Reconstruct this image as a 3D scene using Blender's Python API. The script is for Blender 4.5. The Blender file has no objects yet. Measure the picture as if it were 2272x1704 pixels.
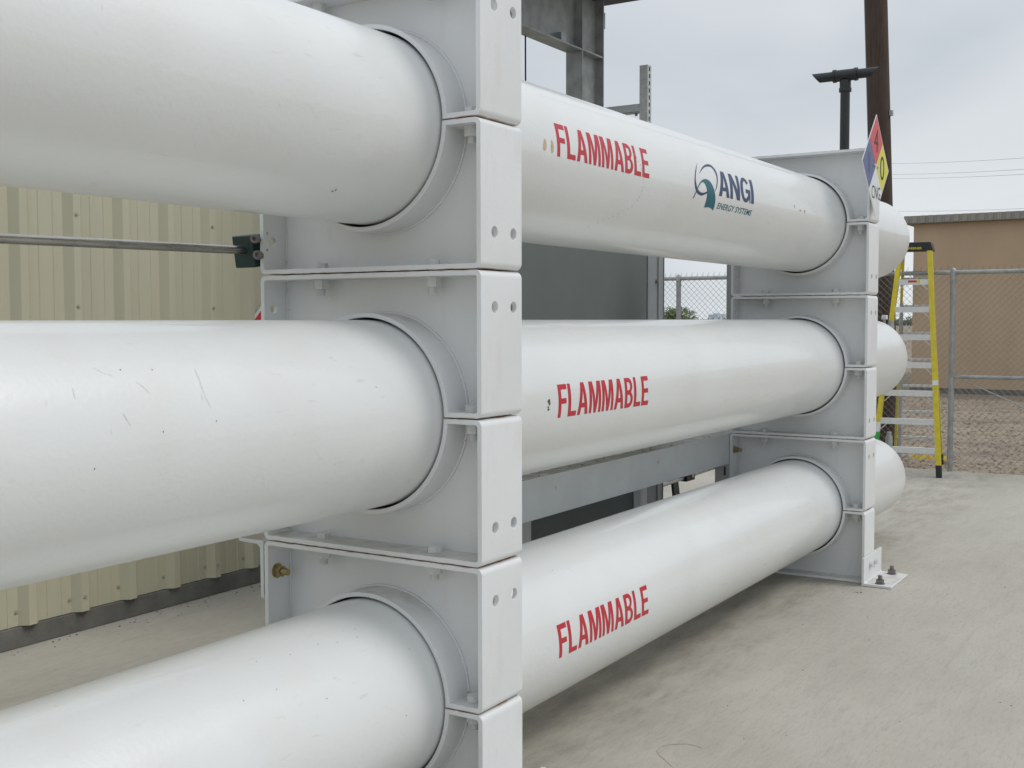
import bpy, bmesh, math, random
from mathutils import Vector, Matrix
random.seed(7)
C = bpy.context.scene.collection
PI = math.pi
R = math.radians
scn = bpy.context.scene

# ------------------------------------------------------------------ camera, world, sun, exposure
CAM = Vector((-2.90950045, -1.91745486, 1.67291128))
FW = Vector((0.84807636, 0.52699711, -0.05514093))
RT = Vector((0.52770556, -0.84942502, -0.00199346))
UP = Vector((0.04788863, 0.02740757, 0.99847659))
cd = bpy.data.cameras.new('camera')
cd.sensor_width = 36; cd.lens = 40.474; cd.clip_start = 0.05; cd.clip_end = 6000
cam = bpy.data.objects.new('camera', cd); C.objects.link(cam)
M = Matrix((RT, UP, -FW)).transposed().to_4x4(); M.translation = CAM
cam.matrix_world = M
scn.camera = cam
scn.render.resolution_x = 1024; scn.render.resolution_y = 768

SUN_EL, SUN_AZ = 50, 302          # azimuth of the sun's place, from +x towards +y, degrees
w = bpy.data.worlds.new('World'); scn.world = w; w.use_nodes = True
nt = w.node_tree; N = nt.nodes; Lk = nt.links
for n in list(N): N.remove(n)
out = N.new('ShaderNodeOutputWorld'); bg = N.new('ShaderNodeBackground'); bg.inputs['Strength'].default_value = 0.1
sky = N.new('ShaderNodeTexSky'); sky.sky_type = 'NISHITA'; sky.sun_disc = False
sky.sun_elevation = R(SUN_EL); sky.sun_rotation = R(90 - SUN_AZ)
tc = N.new('ShaderNodeTexCoord')
mp = N.new('ShaderNodeMapping'); mp.inputs['Scale'].default_value = (1.0, 1.0, 2.2)
nz = N.new('ShaderNodeTexNoise'); nz.inputs['Scale'].default_value = 3.4; nz.inputs['Detail'].default_value = 3; nz.inputs['Roughness'].default_value = 0.45
nz.inputs['Distortion'].default_value = 0.5
cr = N.new('ShaderNodeValToRGB')
cr.color_ramp.elements[0].position = 0.36; cr.color_ramp.elements[0].color = (0.575, 0.622, 0.668, 1)
cr.color_ramp.elements[1].position = 0.66; cr.color_ramp.elements[1].color = (0.72, 0.75, 0.778, 1)
sx = N.new('ShaderNodeSeparateXYZ')
mr = N.new('ShaderNodeMapRange'); mr.inputs['From Min'].default_value = 0.22; mr.inputs['From Max'].default_value = 1.0
mr.inputs['To Min'].default_value = 9.2; mr.inputs['To Max'].default_value = 13.5
mh = N.new('ShaderNodeMapRange'); mh.inputs['From Min'].default_value = 0.0; mh.inputs['From Max'].default_value = 0.14
mh.inputs['To Min'].default_value = 1.16; mh.inputs['To Max'].default_value = 1.0
mm = N.new('ShaderNodeMath'); mm.operation = 'MULTIPLY'
vm = N.new('ShaderNodeVectorMath'); vm.operation = 'SCALE'
mx = N.new('ShaderNodeMix'); mx.data_type = 'RGBA'; mx.inputs[0].default_value = 0.93
Lk.new(tc.outputs['Generated'], mp.inputs['Vector']); Lk.new(mp.outputs[0], nz.inputs['Vector']); Lk.new(nz.outputs['Fac'], cr.inputs['Fac'])
Lk.new(tc.outputs['Generated'], sx.inputs[0]); Lk.new(sx.outputs['Z'], mr.inputs['Value']); Lk.new(sx.outputs['Z'], mh.inputs['Value'])
Lk.new(mr.outputs[0], mm.inputs[0]); Lk.new(mh.outputs[0], mm.inputs[1])
Lk.new(cr.outputs['Color'], vm.inputs[0]); Lk.new(mm.outputs[0], vm.inputs['Scale'])
Lk.new(sky.outputs['Color'], mx.inputs[6]); Lk.new(vm.outputs[0], mx.inputs[7])
Lk.new(mx.outputs[2], bg.inputs['Color']); Lk.new(bg.outputs[0], out.inputs['Surface'])

sl = bpy.data.lights.new('sun', 'SUN'); sl.energy = 1.0; sl.angle = R(20); sl.color = (1.0, 0.965, 0.92)
so = bpy.data.objects.new('sun', sl); C.objects.link(so)
sd = Vector((math.cos(R(SUN_EL)) * math.cos(R(SUN_AZ)), math.cos(R(SUN_EL)) * math.sin(R(SUN_AZ)), math.sin(R(SUN_EL))))
so.rotation_euler = sd.to_track_quat('Z', 'Y').to_euler(); so.location = (0, -6, 12)
scn.view_settings.view_transform = 'Standard'; scn.view_settings.look = 'None'
scn.view_settings.gamma = 1; scn.view_settings.exposure = 0.13

# ------------------------------------------------------------------ sizes
H = 0.4572; W = 0.905; FD = 0.2368; L = 4.4008; YC = 0.4535; RV = 0.3038; T = 0.016; RI = 0.3122; G = 0.0018
ZV = (H, 3 * H, 5 * H)

# ------------------------------------------------------------------ helpers
def tag(o, label=None, cat=None, group=None, kind=None):
    if label: o['label'] = label
    if cat: o['category'] = cat
    if group: o['group'] = group
    if kind: o['kind'] = kind
    return o
def thing(name, loc, label, cat, group=None, rotz=0):
    o = bpy.data.objects.new(name, None); C.objects.link(o); o.location = loc; o.rotation_euler = (0, 0, rotz)
    o.empty_display_size = 0.1
    return tag(o, label, cat, group)
def obj(name, bm, mat, parent=None, bevel=0, smooth=40, world=True):
    """links bm (in world coordinates unless world=False) as one object"""
    me = bpy.data.meshes.new(name)
    bmesh.ops.recalc_face_normals(bm, faces=bm.faces)
    if parent is not None and world:
        bm.transform(wm(parent).inverted())
    bm.to_mesh(me); bm.free()
    me.materials.append(mat)
    if smooth:
        me.shade_smooth(); me.set_sharp_from_angle(angle=R(smooth))
    o = bpy.data.objects.new(name, me); C.objects.link(o)
    if parent is not None: o.parent = parent
    if bevel:
        b = o.modifiers.new('bevel', 'BEVEL'); b.width = bevel; b.segments = 2; b.limit_method = 'ANGLE'; b.angle_limit = R(40)
    return o
def wm(o):
    m = Matrix.LocRotScale(o.location, o.rotation_euler, o.scale)
    return wm(o.parent) @ m if o.parent else m
def box(bm, x0, x1, y0, y1, z0, z1, mat=None):
    v = [bm.verts.new(p) for p in [(x0, y0, z0), (x1, y0, z0), (x1, y1, z0), (x0, y1, z0), (x0, y0, z1), (x1, y0, z1), (x1, y1, z1), (x0, y1, z1)]]
    if mat is not None:
        for q in v: q.co = mat @ q.co
    for f in ((0, 3, 2, 1), (4, 5, 6, 7), (0, 1, 5, 4), (1, 2, 6, 5), (2, 3, 7, 6), (3, 0, 4, 7)): bm.faces.new([v[i] for i in f])
def tube(bm, p, q, r0, r1=None, n=12, cap=True, phase=0.0):
    p = Vector(p); q = Vector(q); r1 = r0 if r1 is None else r1
    d = (q - p).normalized(); a = d.orthogonal().normalized(); b = d.cross(a)
    A = []; B = []
    for i in range(n):
        t = 2 * PI * i / n + phase; c = math.cos(t) * a + math.sin(t) * b
        A.append(bm.verts.new(p + c * r0)); B.append(bm.verts.new(q + c * r1))
    for i in range(n):
        j = (i + 1) % n; bm.faces.new((A[i], A[j], B[j], B[i]))
    if cap: bm.faces.new(A[::-1]); bm.faces.new(B)
def pathtube(bm, pts, r, n=8):
    pts = [Vector(p) for p in pts]; rings = []
    for i, p in enumerate(pts):
        d = (pts[min(i + 1, len(pts) - 1)] - pts[max(i - 1, 0)]).normalized()
        a = d.cross(Vector((0.13, 0.21, 1))).normalized() if abs(d.z) < .98 else d.cross(Vector((1, 0, 0))).normalized()
        b = d.cross(a)
        rings.append([bm.verts.new(p + r * (math.cos(2 * PI * k / n) * a + math.sin(2 * PI * k / n) * b)) for k in range(n)])
    for A, B in zip(rings, rings[1:]):
        for k in range(n): bm.faces.new((A[k], A[(k + 1) % n], B[(k + 1) % n], B[k]))
    bm.faces.new(rings[0][::-1]); bm.faces.new(rings[-1])
def lathe(bm, prof, org, axis, n=48):
    """prof = [(distance along axis, radius)]"""
    org = Vector(org); d = Vector(axis).normalized(); a = d.orthogonal().normalized(); b = d.cross(a); rings = []
    for s, r in prof:
        if r < 1e-6: rings.append([bm.verts.new(org + d * s)])
        else: rings.append([bm.verts.new(org + d * s + r * (math.cos(2 * PI * k / n) * a + math.sin(2 * PI * k / n) * b)) for k in range(n)])
    for A, B in zip(rings, rings[1:]):
        for k in range(n):
            j = (k + 1) % n
            if len(A) == 1: bm.faces.new((A[0], B[j], B[k]))
            elif len(B) == 1: bm.faces.new((A[k], A[j], B[0]))
            else: bm.faces.new((A[k], A[j], B[j], B[k]))
def prism(bm, pts, off):
    """pts = closed planar loop of 3-D points, pushed along off"""
    off = Vector(off); A = [bm.verts.new(p) for p in pts]; B = [bm.verts.new(Vector(p) + off) for p in pts]
    bm.faces.new(A[::-1]); bm.faces.new(B); n = len(A)
    for i in range(n): bm.faces.new((A[i], A[(i + 1) % n], B[(i + 1) % n], B[i]))
NB = bmesh.new
def copy_tree(o, parent=None):
    c = o.copy(); C.objects.link(c)
    if parent is not None: c.parent = parent
    for ch in list(o.children): copy_tree(ch, c)
    return c

# ------------------------------------------------------------------ materials
def mat(name, col, rough=0.5, metal=0.0, var=0.0, vscale=3.0, bump=0.0, bscale=80.0, rvar=0.0, spec=0.5, coords='Object', stretch=None, coat=0.0):
    m = bpy.data.materials.new(name); m.use_nodes = True; t = m.node_tree; n = t.nodes; l = t.links
    p = n['Principled BSDF']; p.inputs['Roughness'].default_value = rough; p.inputs['Metallic'].default_value = metal
    p.inputs['Base Color'].default_value = (*col, 1); p.inputs['Specular IOR Level'].default_value = spec; p.inputs['Coat Weight'].default_value = coat
    tcn = n.new('ShaderNodeTexCoord'); src = tcn.outputs[coords]
    if stretch:
        mpn = n.new('ShaderNodeMapping'); mpn.inputs['Scale'].default_value = stretch; l.new(src, mpn.inputs[0]); src = mpn.outputs[0]
    colout = None
    if var or rvar:
        a = n.new('ShaderNodeTexNoise'); a.inputs['Scale'].default_value = vscale; a.inputs['Detail'].default_value = 6; a.inputs['Roughness'].default_value = 0.6
        l.new(src, a.inputs['Vector'])
        if var:
            hr = n.new('ShaderNodeValToRGB')
            hr.color_ramp.elements[0].position = .3; hr.color_ramp.elements[1].position = .7
            hr.color_ramp.elements[0].color = (*[c * (1 - var) for c in col], 1); hr.color_ramp.elements[1].color = (*[min(1, c * (1 + var)) for c in col], 1)
            l.new(a.outputs['Fac'], hr.inputs[0]); l.new(hr.outputs[0], p.inputs['Base Color']); colout = hr.outputs[0]
        if rvar:
            q = n.new('ShaderNodeMapRange'); q.inputs['To Min'].default_value = max(0, rough - rvar); q.inputs['To Max'].default_value = min(1, rough + rvar)
            l.new(a.outputs['Fac'], q.inputs['Value']); l.new(q.outputs[0], p.inputs['Roughness'])
    if bump:
        b = n.new('ShaderNodeTexNoise'); b.inputs['Scale'].default_value = bscale; b.inputs['Detail'].default_value = 3
        bn = n.new('ShaderNodeBump'); bn.inputs['Strength'].default_value = bump; bn.inputs['Distance'].default_value = 0.01
        l.new(src, b.inputs['Vector']); l.new(b.outputs['Fac'], bn.inputs['Height']); l.new(bn.outputs[0], p.inputs['Normal'])
    m['_'] = 1
    return m
def overlay(m, fac_builder, col):
    """mixes a colour over the base colour where the mask built by fac_builder(nodes, links) is 1"""
    t = m.node_tree; n = t.nodes; l = t.links; p = n['Principled BSDF']; s = p.inputs['Base Color']
    mxn = n.new('ShaderNodeMix'); mxn.data_type = 'RGBA'
    if s.links: l.new(s.links[0].from_socket, mxn.inputs[6])
    else: mxn.inputs[6].default_value = s.default_value
    mxn.inputs[7].default_value = (*col, 1); l.new(fac_builder(n, l), mxn.inputs[0]); l.new(mxn.outputs[2], s)
def noise_mask(scale, lo, hi, amount=1.0, detail=3, stretch=None, coords='Object', rough=0.5, off=(0, 0, 0)):
    def f(n, l):
        tcn = n.new('ShaderNodeTexCoord'); mpn = n.new('ShaderNodeMapping'); l.new(tcn.outputs[coords], mpn.inputs[0])
        if stretch: mpn.inputs['Scale'].default_value = stretch
        mpn.inputs['Location'].default_value = off
        a = n.new('ShaderNodeTexNoise'); a.inputs['Scale'].default_value = scale; a.inputs['Detail'].default_value = detail; a.inputs['Roughness'].default_value = rough
        l.new(mpn.outputs[0], a.inputs['Vector'])
        r = n.new('ShaderNodeMapRange'); r.inputs['From Min'].default_value = lo; r.inputs['From Max'].default_value = hi; r.inputs['To Max'].default_value = amount
        l.new(a.outputs['Fac'], r.inputs['Value']); return r.outputs[0]
    return f
def mul(f, g):
    def k(n, l):
        q = n.new('ShaderNodeMath'); q.operation = 'MULTIPLY'; l.new(f(n, l), q.inputs[0]); l.new(g(n, l), q.inputs[1]); return q.outputs[0]
    return k
def up_mask(lo, hi, amount):
    def f(n, l):
        g = n.new('ShaderNodeNewGeometry'); s = n.new('ShaderNodeSeparateXYZ'); l.new(g.outputs['Normal'], s.inputs[0])
        r = n.new('ShaderNodeMapRange'); r.inputs['From Min'].default_value = lo; r.inputs['From Max'].default_value = hi; r.inputs['To Max'].default_value = amount
        l.new(s.outputs['Z'], r.inputs['Value']); return r.outputs[0]
    return f
def joint_mask(period, half, amount):
    """1 close to the bolted joints (every `period` metres of height)"""
    def f(n, l):
        g = n.new('ShaderNodeNewGeometry'); s = n.new('ShaderNodeSeparateXYZ'); l.new(g.outputs['Position'], s.inputs[0])
        a = n.new('ShaderNodeMath'); a.operation = 'PINGPONG'; a.inputs[1].default_value = period / 2
        l.new(s.outputs['Z'], a.inputs[0])
        r = n.new('ShaderNodeMapRange'); r.inputs['From Min'].default_value = half; r.inputs['From Max'].default_value = 0.0; r.inputs['To Max'].default_value = amount
        l.new(a.outputs[0], r.inputs['Value']); return r.outputs[0]
    return f

white_vessel = mat('white_vessel_paint', (0.755, 0.768, 0.762), 0.33, var=0.02, vscale=2.2, bump=0.09, bscale=60, rvar=0.08, coat=0.35)
overlay(white_vessel, noise_mask(3.0, 0.52, 0.75, 0.16, detail=8), (0.62, 0.58, 0.50))
overlay(white_vessel, mul(noise_mask(6, 0.50, 0.62, 1, off=(3, 1, 7)), noise_mask(55, 0.66, 0.76, 0.22, detail=6, stretch=(1, .5, .5))), (0.38, 0.35, 0.31))
overlay(white_vessel, mul(noise_mask(1.7, 0.5, 0.62, 1, off=(9, 4, 2)), noise_mask(9, 0.64, 0.72, 0.25, detail=4, stretch=(1.6, 6, 6))), (0.50, 0.42, 0.34))
white_rack = mat('white_frame_paint', (0.77, 0.78, 0.785), 0.42, var=0.02, vscale=4, bump=0.06, bscale=60, rvar=0.06)
overlay(white_rack, mul(up_mask(0.7, 0.98, 0.8), noise_mask(14, 0.25, 0.7, 1, detail=6)), (0.44, 0.41, 0.36))
overlay(white_rack, mul(joint_mask(H, 0.0065, 1.3), noise_mask(11, 0.46, 0.58, 0.9, detail=5)), (0.36, 0.17, 0.07))
overlay(white_rack, mul(noise_mask(2.3, 0.48, 0.66, 1, off=(5, 0, 3)), noise_mask(10, 0.52, 0.75, 0.25, detail=7, stretch=(2.5, 2.5, .5))), (0.52, 0.47, 0.38))
overlay(white_rack, noise_mask(60, 0.775, 0.79, 0.6, detail=2), (0.25, 0.18, 0.13))
bolt_white = mat('painted_bolt', (0.66, 0.67, 0.66), 0.45, var=0.05, vscale=60, bump=0.05, bscale=300)
rubber = mat('black_rubber', (0.015, 0.016, 0.018), 0.7)
galv_light = mat('pale_galvanised_strut', (0.47, 0.49, 0.485), 0.5, metal=0.2, var=0.14, vscale=22)
galv = mat('galvanised_steel', (0.36, 0.37, 0.37), 0.5, metal=0.45, var=0.22, vscale=14, rvar=0.12)
galv_dark = mat('canopy_galvanised', (0.33, 0.345, 0.335), 0.5, metal=0.3, var=0.25, vscale=9, rvar=0.12)
grey_post = mat('grey_painted_steel', (0.30, 0.315, 0.32), 0.5, var=0.05, vscale=6)
grey_beam = mat('light_grey_beam', (0.68, 0.70, 0.70), 0.5, var=0.06, vscale=4, bump=0.05, bscale=50)
overlay(grey_beam, mul(up_mask(0.7, 0.98, 1.0), noise_mask(11, 0.05, 0.5, 1, detail=6)), (0.27, 0.25, 0.21))
overlay(grey_beam, noise_mask(16, 0.70, 0.73, 0.7, detail=3, stretch=(1, 1, .5)), (0.22, 0.18, 0.15))
panel_dark = mat('dark_green_grey_panel', (0.160, 0.178, 0.172), 0.8, var=0.06, vscale=3)
steel = mat('stainless_tube', (0.46, 0.44, 0.40), 0.28, metal=1.0, var=0.18, vscale=10, stretch=(1, 8, 8), rvar=0.08)
brass = mat('zinc_plated_bolt', (0.42, 0.34, 0.17), 0.38, metal=0.85, var=0.15, vscale=40)
dark_bolt = mat('weathered_bolt', (0.20, 0.19, 0.18), 0.5, metal=0.6, var=0.3, vscale=60)
green_clamp = mat('dark_green_plastic', (0.012, 0.04, 0.038), 0.45, var=0.2, vscale=20)
black_plastic = mat('black_plastic', (0.014, 0.015, 0.017), 0.5)
black_steel = mat('dark_painted_steel', (0.022, 0.026, 0.028), 0.45, var=0.1)
red_ink = mat('red_lettering', (0.52, 0.022, 0.038), 0.4)
navy_ink = mat('navy_lettering', (0.028, 0.052, 0.135), 0.4)
teal_ink = mat('teal_lettering', (0.012, 0.125, 0.165), 0.4)
sign_red = mat('sign_red', (0.60, 0.055, 0.06), 0.4); sign_blue = mat('sign_blue', (0.085, 0.11, 0.26), 0.4); sign_faint = mat('sign_faint', (0.06, 0.07, 0.15), 0.4)
sign_yellow = mat('sign_yellow', (0.68, 0.62, 0.045), 0.4); sign_white = mat('sign_white', (0.72, 0.74, 0.74), 0.4)
sign_black = mat('sign_black', (0.02, 0.025, 0.03), 0.5)
ladder_yellow = mat('yellow_fibreglass', (0.63, 0.52, 0.03), 0.5, var=0.14, vscale=14)
alu = mat('ladder_aluminium', (0.72, 0.72, 0.715), 0.5, metal=0.15, var=0.08, vscale=30)
wood = mat('creosoted_wood', (0.062, 0.040, 0.030), 0.85, var=0.35, vscale=7, bump=0.6, bscale=30, stretch=(6, 6, .5))
wallm = mat('beige_wall_sheet', (0.53, 0.505, 0.375), 0.5, var=0.04, vscale=2.2, stretch=(1, 1, .3), bump=0.02, bscale=8)
overlay(wallm, noise_mask(3, 0.45, 0.8, 0.35, detail=6, stretch=(2, 1, .4)), (0.42, 0.395, 0.29))
plinthm = mat('grey_plinth_concrete', (0.155, 0.152, 0.138), 0.9, var=0.25, vscale=5, bump=0.3, bscale=40)
tanm = mat('tan_wall', (0.49, 0.365, 0.25), 0.85, var=0.05, vscale=0.8, bump=0.05, bscale=5)
overlay(tanm, noise_mask(2, 0.45, 0.8, 0.3, detail=8, stretch=(1, 1, .3)), (0.38, 0.27, 0.18))
fasciam = mat('grey_ribbed_fascia', (0.29, 0.28, 0.245), 0.6, var=0.08)
concrete = mat('slab_concrete', (0.455, 0.43, 0.372), 0.85, var=0.06, vscale=0.7, bump=0.22, bscale=110, stretch=(1, 2.2, 1))
overlay(concrete, noise_mask(1.1, 0.45, 0.72, 0.32, detail=10, rough=0.7), (0.31, 0.275, 0.225))
overlay(concrete, noise_mask(7, 0.52, 0.70, 0.3, detail=10, stretch=(0.35, 2.2, 1), rough=.7, off=(1, 5, 0)), (0.27, 0.25, 0.215))
overlay(concrete, noise_mask(3.5, 0.54, 0.70, 0.35, detail=8, stretch=(0.6, 2.5, 1), off=(4, 2, 0)), (0.50, 0.48, 0.43))
overlay(concrete, noise_mask(26, 0.50, 0.74, 0.3, detail=6, stretch=(0.6, 2.6, 1)), (0.25, 0.235, 0.205))
overlay(concrete, noise_mask(140, 0.55, 0.8, 0.35, detail=4), (0.20, 0.185, 0.155))
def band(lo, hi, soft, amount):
    """1 where the slab's y lies between lo and hi: painted shade with moss and dirt under the vessels"""
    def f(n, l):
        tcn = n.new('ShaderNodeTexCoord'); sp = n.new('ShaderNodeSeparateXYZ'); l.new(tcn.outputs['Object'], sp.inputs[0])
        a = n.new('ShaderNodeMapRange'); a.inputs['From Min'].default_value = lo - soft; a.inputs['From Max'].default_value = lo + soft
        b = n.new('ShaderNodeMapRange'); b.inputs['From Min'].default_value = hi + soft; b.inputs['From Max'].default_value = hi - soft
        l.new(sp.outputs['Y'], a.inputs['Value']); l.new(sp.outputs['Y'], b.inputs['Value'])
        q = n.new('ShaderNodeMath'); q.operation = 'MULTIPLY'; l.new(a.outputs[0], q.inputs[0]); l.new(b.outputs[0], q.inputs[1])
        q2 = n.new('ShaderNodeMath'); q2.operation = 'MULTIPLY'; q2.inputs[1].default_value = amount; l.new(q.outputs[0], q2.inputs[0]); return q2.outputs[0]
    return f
overlay(concrete, mul(band(0.02, 0.95, .16, 0.8), noise_mask(4, 0.42, 0.70, 0.7, detail=10, stretch=(.6, 1.6, 1), rough=.7)), (0.185, 0.165, 0.13))  # shade under the vessels painted into the slab, along with moss and dirt
fieldm = mat('dry_earth', (0.27, 0.215, 0.16), 0.95, var=0.3, vscale=1.5, bump=0.6, bscale=22, stretch=(1, .45, 1))
overlay(fieldm, noise_mask(9, 0.48, 0.70, 0.5, detail=9, stretch=(1, .5, 1)), (0.13, 0.098, 0.075))
overlay(fieldm, noise_mask(26, 0.56, 0.70, 0.55, detail=6, stretch=(1, .5, 1)), (0.34, 0.29, 0.22))
clodm = mat('earth_clod', (0.24, 0.19, 0.14), 0.95, var=0.45, vscale=7)
barkm = mat('bark', (0.10, 0.08, 0.06), 0.9, var=0.2)
leafm = mat('bush_leaf', (0.14, 0.175, 0.065), 0.7, var=0.4, vscale=1.2)
farleaf = mat('far_foliage', (0.10, 0.13, 0.10), 0.8, var=0.3, vscale=.3)
siloM = mat('haze_tinted_steel', (0.62, 0.70, 0.78), 0.6, var=0.04)  # far silos: bluish distance haze put into the base colour
rust_dirt = mat('orange_scuff', (0.50, 0.27, 0.17), 0.7, var=0.2, vscale=60)
scuffm = mat('faint_brown_scuff', (0.735, 0.71, 0.68), 0.6)
primer = mat('tan_primer', (0.56, 0.42, 0.29), 0.7, var=0.15, vscale=40)
graymark = mat('black_scuff', (0.10, 0.095, 0.09), 0.6)
tapem = mat('yellow_tape', (0.65, 0.48, 0.03), 0.5); debrism = mat('debris', (0.13, 0.10, 0.075), 0.9, var=0.4, vscale=30)
labelgreen = mat('green_label', (0.03, 0.36, 0.08), 0.5); wire = mat('dull_wire', (0.22, 0.23, 0.25), 0.5, metal=0.3)
meshwire = mat('fence_wire', (0.17, 0.175, 0.16), 0.5, metal=0.3)
deckm = mat('dark_roof_deck', (0.06, 0.06, 0.062), 0.7)

# ------------------------------------------------------------------ setting: slab, ground
SX1 = 10.42
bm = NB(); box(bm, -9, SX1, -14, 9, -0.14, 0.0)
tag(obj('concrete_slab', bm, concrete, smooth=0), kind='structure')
bm = NB(); v = [bm.verts.new(p) for p in [(-400, -2500, -0.10), (4000, -2500, -0.10), (4000, 2500, -0.10), (-400, 2500, -0.10)]]; bm.faces.new(v)
tag(obj('ground', bm, fieldm, smooth=0), kind='structure')
# clods of earth past the slab
bm = NB()
for i in range(7000):
    x = SX1 + 0.05 + 15 * random.random() ** 1.7; y = random.uniform(-2.5, 3.4) * (1 + (x - SX1) * .08)
    if x < SX1 + .6 and random.random() < .4: continue
    s = random.uniform(.005, .019) * (1 + (x - SX1) * .03); c = Vector((x, y, -0.10 + s * .2))
    a = random.uniform(0, PI); k = []
    for j in range(5):
        t = a + j * 2 * PI / 5; rr = s * random.uniform(.7, 1.3); k.append(bm.verts.new(c + Vector((rr * math.cos(t), rr * 1.4 * math.sin(t), -.1 * s))))
    top = bm.verts.new(c + Vector((random.uniform(-.3, .3) * s, random.uniform(-.3, .3) * s, s * random.uniform(.5, 1.1))))
    for j in range(5): bm.faces.new((k[j], k[(j + 1) % 5], top))
tag(obj('earth_clods', bm, clodm, smooth=0), 'rough brown clods of earth past the slab edge', 'earth', kind='stuff')

# ------------------------------------------------------------------ the frame (half of a clamp) and its parts, lower half: z from -H (floor) to 0 (joint at the vessel's centre line)
def contour(inset):
    pts = []; rc = 0.022 if inset == 0 else 0.009
    y0, y1, zt, zb = inset, W - inset, -G - inset, -H + G + inset
    def arc(cy, cz, a0, a1, r, n):
        for i in range(n + 1):
            a = R(a0 + (a1 - a0) * i / n); pts.append((cy + r * math.cos(a), cz + r * math.sin(a)))
    arc(y0 + rc, zt - rc, 90, 180, rc, 6); arc(y0 + rc, zb + rc, 180, 270, rc, 6)
    arc(y1 - rc, zb + rc, 270, 360, rc, 6); arc(y1 - rc, zt - rc, 0, 90, rc, 6)
    ra = RI + (0.0145 if inset else 0); a = math.degrees(math.asin(-zt / ra))
    arc(YC, 0, -a, -180 + a, ra, 72)
    return pts
def frame_rim(flip, clampholes=False):
    holes = True; ya, yb = (W, 0) if flip else (0, W)
    bm = NB(); o = contour(0); i = contour(T); n = len(o)
    V = [[bm.verts.new((x, p[0], p[1])) for p in c] for x in (0, FD) for c in (o, i)]
    Of, If, Ob, Ib = V
    for k in range(n):
        j = (k + 1) % n
        bm.faces.new((Of[k], Of[j], If[j], If[k])); bm.faces.new((Ob[j], Ob[k], Ib[k], Ib[j]))
        bm.faces.new((Of[j], Of[k], Ob[k], Ob[j])); bm.faces.new((If[k], If[j], Ib[j], Ib[k]))
    bmesh.ops.recalc_face_normals(bm, faces=bm.faces)
    me = bpy.data.meshes.new('clamp_frame'); bm.to_mesh(me); bm.free()
    tmp = bpy.data.objects.new('tmp', me); C.objects.link(tmp); cuts = []
    if holes:
        c = NB()
        for x in (0.078, 0.187):
            tube(c, (x, ya - .05, -H + .115), (x, ya + .05, -H + .115), .0178, n=28)
            x2 = .047 if x < .1 else x
            tube(c, (x2, yb - .05, -H + .115), (x2, yb + .05, -H + .115), .0165, n=28)
        for zz in ((-.035, .035) if clampholes else ()):
            tube(c, (.02, W - .05, -H + .115 + zz * .8), (.02, W + .05, -H + .115 + zz * .8), .005, n=12)
        cm = bpy.data.meshes.new('cut'); bmesh.ops.recalc_face_normals(c, faces=c.faces); c.to_mesh(cm); c.free()
        co = bpy.data.objects.new('cut', cm); C.objects.link(co); b = tmp.modifiers.new('b', 'BOOLEAN'); b.object = co; b.operation = 'DIFFERENCE'; b.solver = 'EXACT'
        cuts.append(co)
    bv = tmp.modifiers.new('v', 'BEVEL'); bv.width = .0014; bv.segments = 2; bv.limit_method = 'ANGLE'; bv.angle_limit = R(50)
    dg = bpy.context.evaluated_depsgraph_get(); dg.update()
    res = bpy.data.meshes.new_from_object(tmp.evaluated_get(dg)); res.name = 'clamp_frame'
    for k in cuts + [tmp]: bpy.data.objects.remove(k)
    res.materials.clear(); res.materials.append(white_rack)
    b2 = NB(); b2.from_mesh(res)
    bmesh.ops.triangulate(b2, faces=[f for f in b2.faces if len(f.verts) > 4]); b2.to_mesh(res); b2.free()
    for p in res.polygons: p.use_smooth = abs(p.normal.x) < .9 and abs(p.normal.y) < .99 and abs(p.normal.z) < .99
    res.set_sharp_from_angle(angle=R(20))
    return res
rim_mesh = (frame_rim(False), frame_rim(True)); rim_clamp = frame_rim(False, True)
def mesh_of(bm, m, name, smooth=40):
    bmesh.ops.recalc_face_normals(bm, faces=bm.faces)
    me = bpy.data.meshes.new(name); bm.to_mesh(me); bm.free(); me.materials.append(m)
    if smooth: me.shade_smooth(); me.set_sharp_from_angle(angle=R(smooth))
    return me
# web plate
bm = NB(); c = contour(T + .0002)
prism(bm, [(.112, p[0], p[1]) for p in c], (.012, 0, 0))
web_mesh = mesh_of(bm, white_rack, 'web_plate', 30)
bm = NB(); pts = []
for k in range(120):
    a = R(-4 - 172 * k / 119); rr = RI + .0165 + random.uniform(-.0007, .0007); pts.append((.1095 + random.uniform(-.0006, .0006), YC + rr * math.cos(a), rr * math.sin(a)))
pathtube(bm, pts, .0048, 6)
for zz in (-.05, -.2, -.35):
    pass
pathtube(bm, [(.110, T + .003, -.03 - .01 * k) for k in range(39)], .0035, 6)
pathtube(bm, [(.110, W - T - .003, -.03 - .01 * k) for k in range(39)], .0035, 6)
weld_mesh = mesh_of(bm, white_rack, 'weld_bead', 180)
bm = NB()
n = 64
for x0, x1 in ((.040, FD - .040),):
    A = []
    for k in range(n + 1):
        a = R(-.4 - 179.2 * k / n)
        A.append([bm.verts.new((x, YC + r * math.cos(a), r * math.sin(a))) for x, r in ((x0, RV + .0004), (x0, RI - .0004), (x1, RI - .0004), (x1, RV + .0004))])
    for p, q in zip(A, A[1:]):
        for j in range(4): bm.faces.new((p[j], p[(j + 1) % 4], q[(j + 1) % 4], q[j]))
liner_mesh = mesh_of(bm, rubber, 'rubber_liner')
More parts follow.
